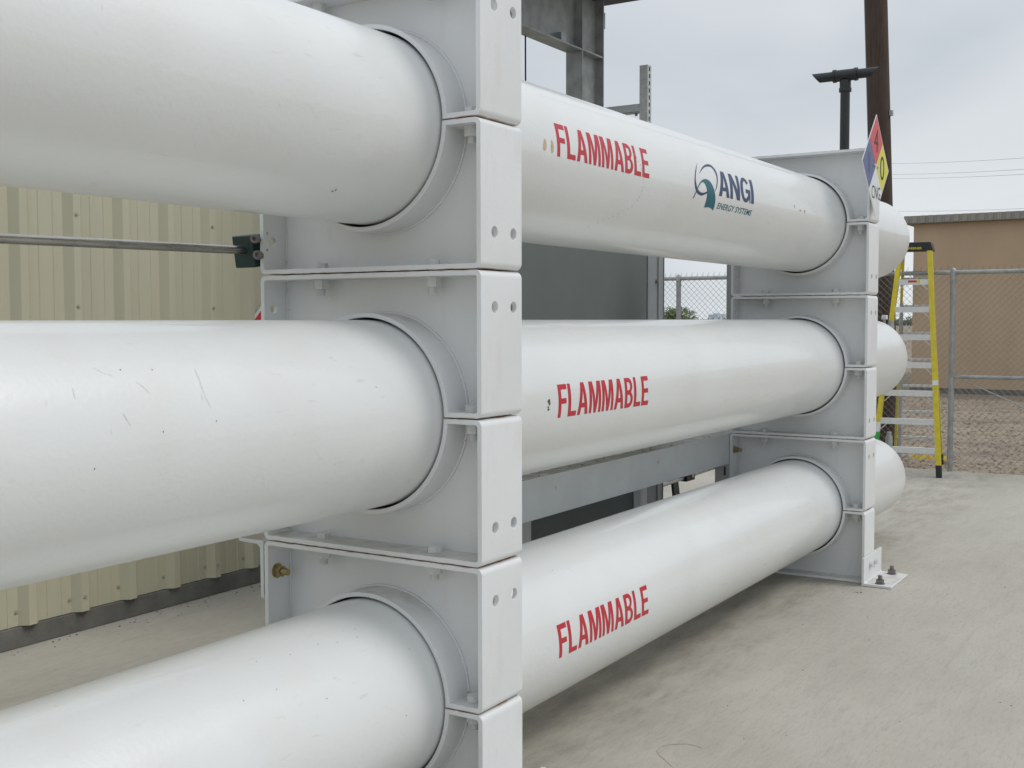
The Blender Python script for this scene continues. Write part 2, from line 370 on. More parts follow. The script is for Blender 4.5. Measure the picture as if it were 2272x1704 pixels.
def hexbolt(up):
    """bolt through a pair of plates meeting at z = 0: head on top, washer, nut and thread below (up=-1 for turned over)"""
    bm = NB()
    s = 1
    tube(bm, (0, 0, T + G + .0003), (0, 0, T + G + .020), .0255, n=6, phase=.3)
    tube(bm, (0, 0, -T - G - .0003), (0, 0, -T - G - .0050), .0275, n=24)
    tube(bm, (0, 0, -T - G - .0045), (0, 0, -T - G - .032), .0255, n=6, phase=.1)
    tube(bm, (0, 0, -T - G - .03), (0, 0, T + G + .018), .0125, n=12)
    z = -T - G - .0315
    prof = []
    for k in range(9): prof += [(.0024 * k, .0150), (.0024 * k + .0012, .0140)]
    prof += [(.0225, .013), (.0225, 0)]
    lathe(bm, [(0, 0.0)] + prof, (0, 0, z + .0002), (0, 0, -1), 16)
    return mesh_of(bm, bolt_white, 'bolt', 40)
bolt_mesh = hexbolt(1)

GR_RACK = 'white bolted racks that clamp the three vessels'
def make_rack(x0, label):
    t = thing('vessel_rack', (x0, 0, 0), label, 'pipe rack', GR_RACK)
    for k in range(6):
        o = bpy.data.objects.new('clamp_frame', rim_clamp if (k == 4 and x0 < 1) else rim_mesh[k % 2]); C.objects.link(o); o.parent = t
        if k % 2 == 0: o.location = (0, 0, (k + 1) * H)
        else: o.location = (0, W, k * H); o.rotation_euler = (PI, 0, 0)
        flip = k % 2
        for nm, me in (('web_plate', web_mesh), ('weld_bead', weld_mesh), ('rubber_liner', liner_mesh)):
            q = bpy.data.objects.new(nm, me); C.objects.link(q); q.parent = o
        ys = ((.222, .686) if flip else (.069, W - .069))     # joint above this frame
        for x in (.060, .180):
            if k == 5 and x0 > 1: continue
            for y in ys:
                q = bpy.data.objects.new('bolt', bolt_mesh); C.objects.link(q); q.parent = o
                if flip: q.location = (x, W - y, -H); q.rotation_euler = (PI, 0, random.uniform(0, 1))
                else: q.location = (x, y, 0); q.rotation_euler = (0, 0, random.uniform(0, 1))
    return t
near_rack = make_rack(0.0, 'white steel clamp rack in the foreground, its flange full of round holes')
far_rack = make_rack(L, 'white steel clamp rack at the far end, carrying the diamond sign')
# brass bolt through the back flange of each rack + foot brackets
def rack_extras(t, x0):
    bm = NB(); z = 1.75 * H
    tube(bm, (x0 + .045, W - T, z), (x0 + .045, W - T - .004, z), .026, n=24)
    tube(bm, (x0 + .045, W - T - .004, z), (x0 + .045, W - T - .026, z), .021, n=6)
    lathe(bm, [(0, 0)] + [(.002 * k, .012 if k % 2 else .011) for k in range(14)] + [(.028, 0)], (x0 + .045, W - T - .026, z), (0, -1, 0), 18)
    obj('brass_bolt', bm, brass, t)
    bx0, bx1 = x0 - .07, x0 + .36
    bm = NB()
    prism(bm, [(bx0, -.0015, .0015), (bx0, -.185, .0015), (bx0, -.185, .017), (bx0, -.022, .018), (bx0, -.0175, .0225), (bx0, -.0175, .178), (bx0, -.0015, .178)], (bx1 - bx0, 0, 0))
    fb = obj('foot_bracket', bm, white_rack, t, bevel=.002)
    for x, y in ((x0 - .02, -.105), (x0 + .305, -.098)):
        bm = NB(); tube(bm, (x, y, .0175), (x, y, .021), .030, n=24); tube(bm, (x, y, .021), (x, y, .046), .024, n=6)
        lathe(bm, [(0, 0)] + [(.002 * k, .0135 if k % 2 else .0125) for k in range(13)] + [(.026, 0)], (x, y, .046), (0, 0, 1), 16)
        obj('anchor_bolt', bm, dark_bolt, fb)
    for x in (x0 + .078, x0 + .187):
        bm = NB(); tube(bm, (x, -.018, .115), (x, -.036, .115), .0215, n=6); obj('bolt', bm, bolt_white, fb)
rack_extras(near_rack, 0.0); rack_extras(far_rack, L)

# ------------------------------------------------------------------ lettering
def fillmesh(splines):
    cu = bpy.data.curves.new('t', 'CURVE'); cu.dimensions = '2D'; cu.fill_mode = 'BOTH'
    for s in splines:
        sp = cu.splines.new('POLY'); sp.points.add(len(s) - 1); sp.use_cyclic_u = True
        for i, p in enumerate(s): sp.points[i].co = (p[0], p[1], 0, 1)
    o = bpy.data.objects.new('t', cu); C.objects.link(o); dg = bpy.context.evaluated_depsgraph_get(); dg.update()
    me = bpy.data.meshes.new_from_object(o.evaluated_get(dg)); bpy.data.objects.remove(o)
    bm = NB(); bm.from_mesh(me); bmesh.ops.remove_doubles(bm, verts=bm.verts, dist=1e-6); return bm
def textmesh(s, bold=0.0, shear=0.0):
    cu = bpy.data.curves.new('t', 'FONT'); cu.body = s; cu.fill_mode = 'BOTH'; cu.offset = bold; cu.shear = shear; cu.resolution_u = 4
    o = bpy.data.objects.new('t', cu); C.objects.link(o); dg = bpy.context.evaluated_depsgraph_get(); dg.update()
    me = bpy.data.meshes.new_from_object(o.evaluated_get(dg)); bpy.data.objects.remove(o)
    bm = NB(); bm.from_mesh(me); return bm
def arcp(cx, cy, rx, ry, a0, a1, n=10): return [(cx + rx * math.cos(R(a0 + (a1 - a0) * i / n)), cy + ry * math.sin(R(a0 + (a1 - a0) * i / n))) for i in range(n + 1)]
GL = {
 'F': (.50, [[(0,0),(.17,0),(.17,.415),(.47,.415),(.47,.575),(.17,.575),(.17,.84),(.52,.84),(.52,1),(0,1)]]),
 'L': (.50, [[(0,0),(.50,0),(.50,.155),(.17,.155),(.17,1),(0,1)]]),
 'E': (.52, [[(0,0),(.53,0),(.53,.155),(.17,.155),(.17,.43),(.48,.43),(.48,.58),(.17,.58),(.17,.845),(.52,.845),(.52,1),(0,1)]]),
 'A': (.66, [[(0,0),(.18,0),(.225,.22),(.435,.22),(.48,0),(.66,0),(.435,1),(.225,1)], [(.255,.365),(.33,.76),(.405,.365)]]),
 'M': (.76, [[(0,0),(.155,0),(.155,.74),(.305,0),(.455,0),(.605,.74),(.605,0),(.76,0),(.76,1),(.52,1),(.38,.36),(.24,1),(0,1)]]),
 'B': (.58, [[(0,0),(.28,0)] + arcp(.28,.27,.29,.27,-90,60,9) + arcp(.28,.745,.265,.255,-40,90,9) + [(0,1)],
             [(.17,.145),(.17,.435)] + arcp(.28,.29,.125,.145,90,-90,8), [(.17,.585),(.17,.855)] + arcp(.28,.72,.11,.135,90,-90,8)]),
 'N': (.64, [[(0,0),(.17,0),(.17,.62),(.44,0),(.64,0),(.64,1),(.47,1),(.47,.38),(.20,1),(0,1)]]),
 'I': (.19, [[(0,0),(.19,0),(.19,1),(0,1)]]),
 'G': (.66, [arcp(.33,.5,.33,.51,38,320,22) + [(.585,.10),(.60,0),(.66,0),(.66,.53),(.34,.53),(.34,.375),(.49,.375),(.485,.28)] + arcp(.33,.5,.155,.355,-55,-322,20)]),
}
def word(s, gap=.075):
    out = []; x = 0
    for ch in s:
        wd, cs = GL[ch]; out += [[(px + x, py) for px, py in c] for c in cs]; x += wd + gap
    return out, x - gap
def wrap(bm, x0, x1, a0, a1, zc, rad, bounds=None, lean=0.0):
    """bends a flat mesh onto the vessel: u -> x, v -> angle in degrees above the horizontal through the axis"""
    us = [v.co.x for v in bm.verts]; vs = [v.co.y for v in bm.verts]
    u0, u1, v0, v1 = bounds or (min(us), max(us), min(vs), max(vs))
    for k in range(1, 14):
        bmesh.ops.bisect_plane(bm, geom=bm.verts[:] + bm.edges[:] + bm.faces[:], plane_co=(0, v0 + (v1 - v0) * k / 14, 0), plane_no=(0, 1, 0))
    for v in bm.verts:
        t = (v.co.y - v0) / (v1 - v0); a = R(a0 + (a1 - a0) * t); x = x0 + (x1 - x0) * (v.co.x - u0) / (u1 - u0) + lean * t
        v.co = (x, YC - rad * math.cos(a), zc + rad * math.sin(a))
    return bm
def decal(name, bm, m, parent):
    o = obj(name, bm, m, parent, smooth=180)
    # face outwards
    me = o.data
    c = Vector((0, 0, 0))
    return o
def catmull(p, n=5):
    out = []; k = len(p)
    for i in range(k):
        a, b, c, d = [Vector(p[(i + j - 1) % k]) for j in range(4)]
        if len(p[i]) == 3: out.append((b.x, b.y)); continue
        for s in range(n):
            t = s / n; q = .5 * ((2 * b) + (-a + c) * t + (2 * a - 5 * b + 4 * c - d) * t * t + (-a + 3 * b - 3 * c + d) * t ** 3); out.append((q.x, q.y))
    return out

# ------------------------------------------------------------------ vessels
VX0, VX1, DC = -1.56, 6.10, 0.26
GRV = 'white storage vessels clamped one above another'
vlab = ('bottom white cylindrical gas vessel, lettered FLAMMABLE, closest to the slab',
        'middle white cylindrical gas vessel, lettered FLAMMABLE with a small black scuff beside the F',
        'top white cylindrical gas vessel with the teal and navy logo beside FLAMMABLE')
TXT = ((-6.3, 16.9, .745, 1.518), (-10.4, 12.7, .739, 1.5085), (-4.4, 18.6, .729, 1.5045))
for k, zc in enumerate(ZV):
    t = thing('storage_vessel', (VX0, YC, zc), vlab[k], 'gas vessel', GRV)
    prof = [(-DC * math.cos(PI / 2 * i / 16), RV * math.sin(PI / 2 * i / 16)) for i in range(17)]
    Ln = VX1 - VX0
    prof += [(Ln * i / 40, RV) for i in range(1, 41)] + [(Ln + DC * math.sin(PI / 2 * i / 16), RV * math.cos(PI / 2 * i / 16)) for i in range(1, 17)]
    prof[-1] = (prof[-1][0], 0.0)
    bm = NB(); lathe(bm, prof, (VX0, YC, zc), (1, 0, 0), 128)
    obj('shell', bm, white_vessel, t, smooth=60)
    a0, a1, x0, x1 = TXT[k]
    for di, s in enumerate(['FLAMMABLE']):
        sp, wd = word(s, .085); bm = fillmesh(sp); wrap(bm, x0, x1, a0, a1, zc, RV + .0007); decal('lettering', bm, red_ink, t)
    if k == 2:
        sp, wd = word('ANGI', .05); bm = fillmesh(sp); wrap(bm, 2.280, 2.752, -4.9, 18.8, zc, RV + .0007); decal('lettering', bm, navy_ink, t)
        bm = textmesh('ENERGY SYSTEMS', .012, .25); wrap(bm, 2.278, 2.742, -16.2, -10.6, zc, RV + .0007); decal('lettering', bm, teal_ink, t)
        navy = [(2.059, 20.896, 1), (2.009, 12.512), (1.986, 4.467), (1.989, -1.926), (2.016, -6.607), (2.068, -8.158), (2.11, -6.451), (2.137, -4.825, 1), (2.136, -3.207, 1), (2.099, -5.003), (2.059, -5.375), (2.023, -3.248), (2.002, 2.184), (2.003, 7.406), (2.028, 14.62)]
        arc_ = [(2.045, 10.089, 1), (2.091, 15.991), (2.138, 19.871), (2.184, 22.057), (2.232, 22.254), (2.265, 19.143), (2.278, 14.403), (2.271, 8.674), (2.252, 2.189), (2.224, -2.66), (2.218, -4.423, 1), (2.217, -3.44), (2.239, 1.297), (2.256, 7.695), (2.261, 12.639), (2.248, 17.323), (2.221, 19.983), (2.177, 19.525), (2.14, 18.129), (2.097, 15.082)]
        teal = [(1.979, -11.785, 1), (2.005, -5.181), (2.037, 1.222), (2.076, 5.389), (2.119, 7.055), (2.163, 6.253), (2.198, 2.878), (2.221, -1.71), (2.239, -7.09), (2.246, -13.054), (2.244, -18.42, 1), (2.213, -17.009), (2.174, -16.593), (2.129, -17.475, 1), (2.135, -11.817), (2.136, -5.831), (2.13, -1.66), (2.11, 2.241), (2.083, 3.72), (2.055, 1.884), (2.025, -2.571), (1.989, -11.609, 1)]
        for nm, P, m, dr in (('logo_swoosh', navy, navy_ink, .0006), ('logo_swoosh', arc_, navy_ink, .0007), ('logo_arch', teal, teal_ink, .0011)):
            P = [Vector(q) if False else q for q in P]
            pts = []
            kk = len(P)
            for i in range(kk):
                a, b, c, d = [Vector(P[(i + j - 1) % kk][:2]) for j in range(4)]
                if len(P[i]) == 3: a = b
                if len(P[(i + 1) % kk]) == 3: d = c
                for s in range(5):
                    u = s / 5; q = .5 * ((2 * b) + (-a + c) * u + (2 * a - 5 * b + 4 * c - d) * u * u + (-a + 3 * b - 3 * c + d) * u ** 3); pts.append((q.x, q.y * .0053))
            bm = fillmesh([pts])
            xs = [v.co.x for v in bm.verts]; ys = [v.co.y for v in bm.verts]
            wrap(bm, min(xs), max(xs), min(ys) / .0053, max(ys) / .0053, zc, RV + dr); decal(nm, bm, m, t)
    # peeled and scuffed patches
    def patch(x, a, sx, sa, m, n=11, name='paint_chip', dr=.0008):
        pts = [(x + sx * math.cos(2 * PI * i / n) * random.uniform(.6, 1.2), a + sa * math.sin(2 * PI * i / n) * random.uniform(.6, 1.2)) for i in range(n)]
        bm = NB(); c = [bm.verts.new((p[0], YC - (RV + dr) * math.cos(R(p[1])), zc + (RV + dr) * math.sin(R(p[1])))) for p in pts]
        m0 = bm.verts.new((x, YC - (RV + dr + .0002) * math.cos(R(a)), zc + (RV + dr + .0002) * math.sin(R(a))))
        for i in range(n): bm.faces.new((c[i], c[(i + 1) % n], m0))
        obj(name, bm, m, t, smooth=180)
    if k == 2:
        patch(.640, 1.6, .014, 3.9, primer); patch(.695, 0.3, .011, 4.3, primer)
        patch(.690, 4.4, .006, 1.2, primer); patch(3.50, .4, .018, 1.0, rust_dirt, 9); patch(3.58, .9, .012, 2.0, rust_dirt, 9); patch(3.40, 3.4, .006, 2.0, rust_dirt, 7)
        for i in range(26):
            a = 15 - 70 * i / 26; patch(1.36 + .10 * math.sin(i * .16) - .0085 * max(0, i - 16) * 1.3 + random.uniform(-.004, .004), a, .0022, 1.1 if i % 3 else .4, primer, 6)
        patch(-.36, -53, .005, .5, graymark, 7, 'paint_scuff'); patch(-.352, -51.8, .0025, 1.1, graymark, 7, 'paint_scuff')
    if k == 1:
        patch(.668, 2.2, .013, 1.5, graymark, 8, 'paint_scuff'); patch(.672, .2, .008, 1.2, graymark, 8, 'paint_scuff'); patch(.664, -1.9, .006, 1.0, graymark, 7, 'paint_scuff')
        patch(.666, -3.6, .011, .8, graymark, 7, 'paint_scuff')
        for x, a in ((-1.071, 38.2), (-.295, 21.1), (-.929, 11.3), (-1.288, -3.1), (-1.16, 39), (-1.095, 9)): patch(x, a, .0017, .42, graymark, 6, 'paint_scuff')
        for P in (((-1.228, 40.6), (-1.211, 37.7), (-1.186, 35.9)), ((-1.132, 32.1), (-1.117, 29.6), (-1.108, 26.9)), ((-.942, 37.1), (-.946, 29.2), (-.946, 22.8), (-.938, 17.4)), ((-1.198, 18.4), (-1.191, 15.9), (-1.184, 13.2)), ((-1.306, 31.2), (-1.31, 26.3)), ((-.956, 23.8), (-.957, 21.6))):
            for (xa_, aa), (xb_, ab) in zip(P, P[1:]):
                for q in range(7):
                    f = (q + random.random() * .9) / 7; patch(xa_ + (xb_ - xa_) * f + random.uniform(-.0012, .0012), aa + (ab - aa) * f, random.uniform(.0008, .0022), abs(ab - aa) / 15 + .1, scuffm, 7, 'paint_scuff')
    if k == 0:
        for x, a in ((-.238, 58.6), (-.324, 59.8), (-.509, 63), (-.391, 63.3), (-.494, 31.9), (-.642, 46.3), (-.763, 47), (-.187, 5.6), (-.627, 66.4), (-.079, 39.9), (.92, 55), (1.02, 52), (2.1, 36)): patch(x, a, .0017, .4, graymark, 6, 'paint_scuff')

# ------------------------------------------------------------------ angle beam along the back of both racks
t = thing('angle_beam', (0, W, .9), 'long grey-white steel angle bolted along the back of both racks', 'steel beam')
bm = NB(); z1 = 2 * H - .004; xa, xb = -.001, L + FD
prism(bm, [(xa, W + .004, z1), (xa, W + .121, z1), (xa, W + .123, z1 - .003), (xa, W + .118, z1 - .012), (xa, W + .032, z1 - .014), (xa, W + .020, z1 - .026), (xa, W + .018, z1 - .20), (xa, W + .004, z1 - .203)], (xb - xa, 0, 0))
obj('angle_section', bm, grey_beam, t, bevel=.0012)
bm = NB()
for i in range(70):
    x = random.uniform(.3, 4.3); y = W + random.uniform(.02, .12); s = random.uniform(.004, .018); a = random.uniform(0, PI)
    v = [bm.verts.new((x + s * math.cos(a + j * PI / 2) * (1 if j % 2 else .3), y + s * math.sin(a + j * PI / 2) * (1 if j % 2 else .3), z1 + .001 + random.uniform(.0005, .006))) for j in range(4)]; bm.faces.new(v)
tag(obj('leaf_litter', bm, debrism, smooth=0), 'dead leaf scraps lying on the steel angle', 'leaf litter', kind='stuff')

# ------------------------------------------------------------------ stainless tube and its clamp on the near rack
t = thing('tube_clamp', (0.03, .96, 1.92), 'dark green plastic tube clamp with two socket screws on the near rack', 'clamp')
bm = NB(); Mx = Matrix.Translation((.015, .967, 1.915)) @ Matrix.Rotation(R(-9), 4, 'Y')
box(bm, -.033, -.001, -.046, .046, -.055, .055, Mx); box(bm, .001, .034, -.046, .046, -.055, .055, Mx)
obj('clamp_body', bm, green_clamp, t, bevel=.004)
for cc in ((-.062, .883, 1.951), (-.062, .871, 1.8955)):
    bm = NB(); c = Vector(cc) + Vector((.05, .02, 0)) * .6
    tube(bm, c, c + Vector((.06, .03, 0)), .010, n=12)
    lathe(bm, [(-.004, 0), (-.004, .016), (.012, .016), (.014, .014), (.014, .007), (.006, .007), (.006, 0)], c, (-.85, -.53, 0), 24)
    obj('socket_screw', bm, dark_bolt, t)
bm = NB(); tube(bm, (-3.2, .965, 1.865), (.03, .965, 1.917), .0145, n=32)
tag(obj('steel_tube', bm, steel), 'thin stainless tube running left from the green clamp, in front of the beige wall', 'tube')
# red and white diamond placard on the beige wall, only its corner shows
cx, cz, s_ = 2.485, 1.795 - .22, .22
t = thing('placard', (cx, 3.29, cz), 'red and white diamond placard on the beige wall, peeking out behind the near rack', 'sign')
bm = NB(); prism(bm, [(cx, 3.288, cz + s_), (cx + s_, 3.288, cz), (cx, 3.288, cz - s_), (cx - s_, 3.288, cz)], (0, .003, 0)); obj('placard_plate', bm, sign_white, t)
bm = NB(); s_ = .192; prism(bm, [(cx, 3.285, cz + s_), (cx + s_, 3.285, cz), (cx, 3.285, cz - s_), (cx - s_, 3.285, cz)], (0, .0027, 0)); obj('red_field', bm, sign_red, t)

# ------------------------------------------------------------------ hazard diamond on the far rack
t = thing('hazard_diamond_sign', (4.412, -.03, 2.627), 'four-coloured hazard diamond sign reading 4, 1, 0 and CNG', 'sign')
cx, cz, s, yy = 4.412, 2.627, .316, -.032
bm = NB(); prism(bm, [(cx, yy, cz + s), (cx + s, yy, cz), (cx, yy, cz - s), (cx - s, yy, cz)], (0, .003, 0)); obj('sign_plate', bm, sign_white, t)
s2 = s * .975; g = s2 / 2
for nm, m, (dx, dz) in (('red_field', sign_red, (0, g)), ('blue_field', sign_blue, (-g, 0)), ('yellow_field', sign_yellow, (g, 0)), ('white_field', sign_white, (0, -g))):
    bm = NB(); k = g * .985; prism(bm, [(cx + dx, yy - .0008, cz + dz + k), (cx + dx + k, yy - .0008, cz + dz), (cx + dx, yy - .0008, cz + dz - k), (cx + dx - k, yy - .0008, cz + dz)], (0, .0006, 0))
    obj(nm, bm, m, t, smooth=0)
def flat_text(s, x0, x1, z0, z1, y, m, parent, bold=0.0, name='lettering'):
    bm = textmesh(s, bold); us = [v.co.x for v in bm.verts]; vs = [v.co.y for v in bm.verts]; a, b, c, d = min(us), max(us), min(vs), max(vs)
    for v in bm.verts: v.co = (x0 + (x1 - x0) * (v.co.x - a) / (b - a), y, z0 + (z1 - z0) * (v.co.y - c) / (d - c))
    return obj(name, bm, m, parent, smooth=0)
flat_text('4', cx - .05, cx + .045, cz + .085, cz + .225, yy - .0016, sign_black, t)
flat_text('1', cx - g - .02, cx - g + .02, cz - .06, cz + .07, yy - .0016, sign_faint, t)
flat_text('0', cx + g - .055, cx + g + .045, cz - .075, cz + .075, yy - .0016, sign_black, t)
flat_text('CNG', cx - .095, cx + .105, cz - .205, cz - .125, yy - .0016, sign_black, t)
for dx, dz in ((-.04, .0), (.035, -.005)):
    bm = NB(); tube(bm, (cx + dx, yy - .001, cz + dz), (cx + dx, yy - .010, cz + dz), .009, n=12); obj('sign_bolt', bm, bolt_white, t)
bm = NB(); box(bm, cx + .0, cx + .06, yy + .0035, -.0005, cz - .03, cz + .03); obj('standoff', bm, bolt_white, t)

# ------------------------------------------------------------------ beige metal building at the left
t = thing('metal_building', (0, 3.31, 0), 'beige ribbed metal building behind the left ends of the vessels', 'building')
WY = 3.315; bx0, bx1, zt = -6.0, 3.35, 2.80
prof = []
x = -6.0 + .02
ribs = [0.765 + .3205 * k for k in range(-21, 9)]
prof.append((bx0, 0))
for rx in ribs:
    if rx - .07 < bx0 or rx + .27 > bx1: continue
    prof += [(rx - .060, 0), (rx - .022, .040), (rx + .022, .040), (rx + .060, 0)]
    for q in (.118, .205): prof += [(rx + q - .009, 0), (rx + q - .005, .0035), (rx + q + .005, .0035), (rx + q + .009, 0)]
prof.append((bx1, 0))
bm = NB(); A = [bm.verts.new((p[0], WY - p[1], .112)) for p in prof]; B = [bm.verts.new((p[0], WY - p[1], zt)) for p in prof]
for i in range(len(A) - 1): bm.faces.new((A[i], A[i + 1], B[i + 1], B[i]))
wl = obj('wall_sheet', bm, wallm, t, smooth=20)
bm = NB(); box(bm, bx0, bx1 - .004, WY + .012, WY + 6, .125, zt - .004); obj('wall_core', bm, wallm, t, smooth=0)
bm = NB(); box(bm, bx0, bx1, WY - .012, WY + 6, 0.001, .108); obj('plinth', bm, plinthm, t, smooth=0, bevel=.004)
bm = NB(); prism(bm, [(bx0, WY - .03, zt - .02), (bx0, WY + 3, zt + .15), (bx0, WY + 6.2, zt - .02)], (bx1 - bx0 + .15, 0, 0)); obj('roof', bm, galv_dark, t, smooth=0)
bm0 = NB(); lathe(bm0, [(0, .011), (.002, .011), (.002, .006), (.007, .006), (.008, 0)], (0, 0, 0), (0, -1, 0), 8); sm = mesh_of(bm0, mat('beige_screw_head', (0.42, 0.41, 0.34), 0.4, metal=0.2), 'wall_screw')
def screw(x, dy, z):
    q = bpy.data.objects.new('wall_screw', sm); C.objects.link(q); q.parent = t; q.location = (x, WY - 3.31 - dy, z)
for k in range(-4, 8): screw(.694 + .3205 * k, .0005, .185 + random.uniform(-.004, .004))
for k in range(-3, 3):
    for z in (.190, 1.752, 2.238): screw(1.083 + .9615 * k, .0405, z)
# ------------------------------------------------------------------ galvanised canopy
t = thing('steel_canopy', (4.7, 2.262, 0), 'galvanised steel canopy, column and beam seen behind the top vessel', 'canopy')
def ibeam(bm, o, ax, up, ln, d, b, tf, tw):
    """I section: o start of the axis, ax direction, up = web direction, d depth, b flange width"""
    o = Vector(o); ax = Vector(ax); up = Vector(up); sd_ = ax.cross(up)
    def bx(u0, u1, s0, s1):
        p = [o + up * u + sd_ * s for u, s in ((u0, s0), (u1, s0), (u1, s1), (u0, s1))]; prism(bm, p, ax * ln)
    bx(-d / 2, -d / 2 + tf, -b / 2, b / 2); bx(d / 2 - tf, d / 2, -b / 2, b / 2); bx(-d / 2 + tf, d / 2 - tf, -tw / 2, tw / 2)
cy = 2.262
for x, y in ((4.874, cy), (3.45, cy), (4.874, 4.5)):
    bm = NB(); ibeam(bm, (x, y, 0), (0, 0, 1), (1, 0, 0), 4.10, .348, .138, .012, .009)
    for sgn in (-1, 1):
        box(bm, x - .161, x + .161, y + min(sgn * .006, sgn * .066), y + max(sgn * .006, sgn * .066), 3.670, 3.682)
    obj('column', bm, galv_dark, t)
for y in (cy, 4.5):
    bm = NB(); ibeam(bm, (3.63, y, 3.88), (1, 0, 0), (0, 0, 1), 1.066, .43, .14, .012, .009); obj('beam', bm, galv_dark, t)
bm = NB(); box(bm, 4.40, 4.415, cy - .060, cy - .006, 3.676, 3.74); box(bm, 4.415, 4.47, cy - .060, cy - .052, 3.676, 3.74); obj('clip_angle', bm, galv, t)
bm = NB(); box(bm, 5.05, 5.075, cy - .065, cy + .02, 3.90, 4.02); obj('clip_angle', bm, galv_dark, t)
bm = NB(); box(bm, 3.2, 5.20, 1.55, 4.8, 4.112, 4.23); obj('roof_deck', bm, deckm, t, smooth=0)
bm = NB(); pathtube(bm, [(4.08, 2.31, 3.66), (4.082, 2.31, 3.3), (4.084, 2.31, 2.4), (4.10, 2.31, 1.2)], .006, 8)
tag(obj('hanging_cable', bm, black_plastic), 'thin black cable hanging from the canopy beam', 'cable')
# ------------------------------------------------------------------ slotted strut stand
t = thing('strut_stand', (4.9, 1.78, 0), 'slotted galvanised strut post with a side rail, behind the top vessel', 'strut frame')
bm = NB(); px0, px1, py0, py1 = 4.90, 4.965, 1.757, 1.822; zt2 = 3.548
box(bm, px0, px1, py1 - .003, py1, 0, zt2); box(bm, px0, px0 + .003, py0, py1 - .003, 0, zt2); box(bm, px1 - .003, px1, py0, py1 - .003, 0, zt2)
zz = 0.0; box_segments = []
while zz < zt2 - .06:
    box(bm, px0 + .003, px1 - .003, py0, py0 + .003, zz, zz + .022)
    box(bm, px0 + .003, px0 + .022, py0, py0 + .003, zz + .022, zz + .052); box(bm, px1 - .022, px1 - .003, py0, py0 + .003, zz + .022, zz + .052)
    zz += .052
box(bm, px0 + .003, px1 - .003, py0, py0 + .003, zz, zt2); box(bm, px0 + .003, px1 - .003, py0 + .003, py1 - .003, zt2 - .003, zt2)
obj('slotted_post', bm, galv_light, t)
bm = NB(); box(bm, 4.905, 4.945, 1.8225, 2.6, 3.215, 3.272); box(bm, 4.90, 4.955, 1.8225, 2.6, 3.206, 3.211); obj('rail', bm, galv_light, t, bevel=.003)
for y in (1.86, 1.98):
    bm = NB(); tube(bm, (4.925, y, 3.206), (4.925, y, 3.188), .011, n=8); obj('rail_bolt', bm, dark_bolt, t)
# ------------------------------------------------------------------ equipment enclosure behind the racks
t = thing('equipment_enclosure', (2.8, 1.5, 0), 'dark green-grey equipment enclosure with a grey corner post behind the vessels', 'enclosure')
bm = NB(); box(bm, 2.45, 4.355, 1.5, 2.05, .05, 2.42); obj('side_panel', bm, panel_dark, t, bevel=.004)
bm = NB(); box(bm, 4.372, 4.524, 1.497, 1.56, 0, 2.45); box(bm, 4.524, 4.530, 1.486, 1.56, 0, 2.45); box(bm, 4.530, 4.622, 1.497, 1.56, 0, 2.45); box(bm, 4.622, 4.628, 1.490, 1.56, 0, 2.45)
box(bm, 4.628, 4.67, 1.54, 1.60, 0, 2.45)
obj('corner_post', bm, grey_post, t, bevel=.0015)
bm = NB(); box(bm, 2.40, 4.63, 1.48, 2.07, 2.45, 2.50); obj('top_plate', bm, grey_post, t, bevel=.004)
bm = NB(); tube(bm, (4.50, 1.497, 1.945), (4.50, 1.482, 1.945), .012, n=6); obj('post_bolt', bm, dark_bolt, t)
for x in (2.60, 4.15):
    bm = NB(); box(bm, x, x + .10, 1.44, 1.497, 0, .93); obj('base_bracket', bm, grey_beam, t, bevel=.003)
# pipes and their supports, low behind the racks
t = thing('pipe_support', (6.2, 1.66, 0), 'galvanised pipe support post standing behind the far rack', 'pipe support')
bm = NB(); box(bm, 6.0, 6.08, 1.50, 1.65, 0, 1.18); obj('support_post', bm, grey_post, t, bevel=.004)
bm = NB(); box(bm, 6.2, 6.26, 1.57, 1.64, 0, 2.5); obj('tall_post', bm, grey_post, t, bevel=.004)
bm = NB(); box(bm, 5.992, 5.9985, 1.555, 1.568, .40, .47); obj('slot', bm, black_plastic, t)
bm = NB(); tube(bm, (4.75, 1.60, .452), (6.9, 1.60, .500), .014, n=16); tube(bm, (4.75, 1.64, .478), (6.9, 1.64, .524), .014, n=16)
tag(obj('twin_tubes', bm, steel), 'pair of thin steel tubes running level just above the lowest vessel', 'tubes')
bm = NB(); tube(bm, (4.5, 1.40, .81), (6.4, 1.44, .80), .013, n=16)
tag(obj('conduit', bm, galv_dark), 'grey conduit just above the steel angle, beside the far rack', 'conduit')
t = thing('clamp_block', (5.4, 1.60, .46), 'black clamp block gripping the twin steel tubes', 'clamp')
bm = NB(); box(bm, 5.24, 5.40, 1.57, 1.66, .435, .545); obj('clamp_body', bm, black_plastic, t, bevel=.006)
bm = NB(); tube(bm, (5.34, 1.57, .475), (5.34, 1.562, .475), .018, n=16); obj('screw', bm, steel, t)
bm = NB(); prism(bm, [(5.02, 1.60, .56), (5.11, 1.60, .56), (5.28, 1.60, .002), (5.17, 1.60, .002)], (0, .02, 0))
tag(obj('slanted_brace', bm, black_steel), 'short black slanted brace under the twin steel tubes', 'brace')

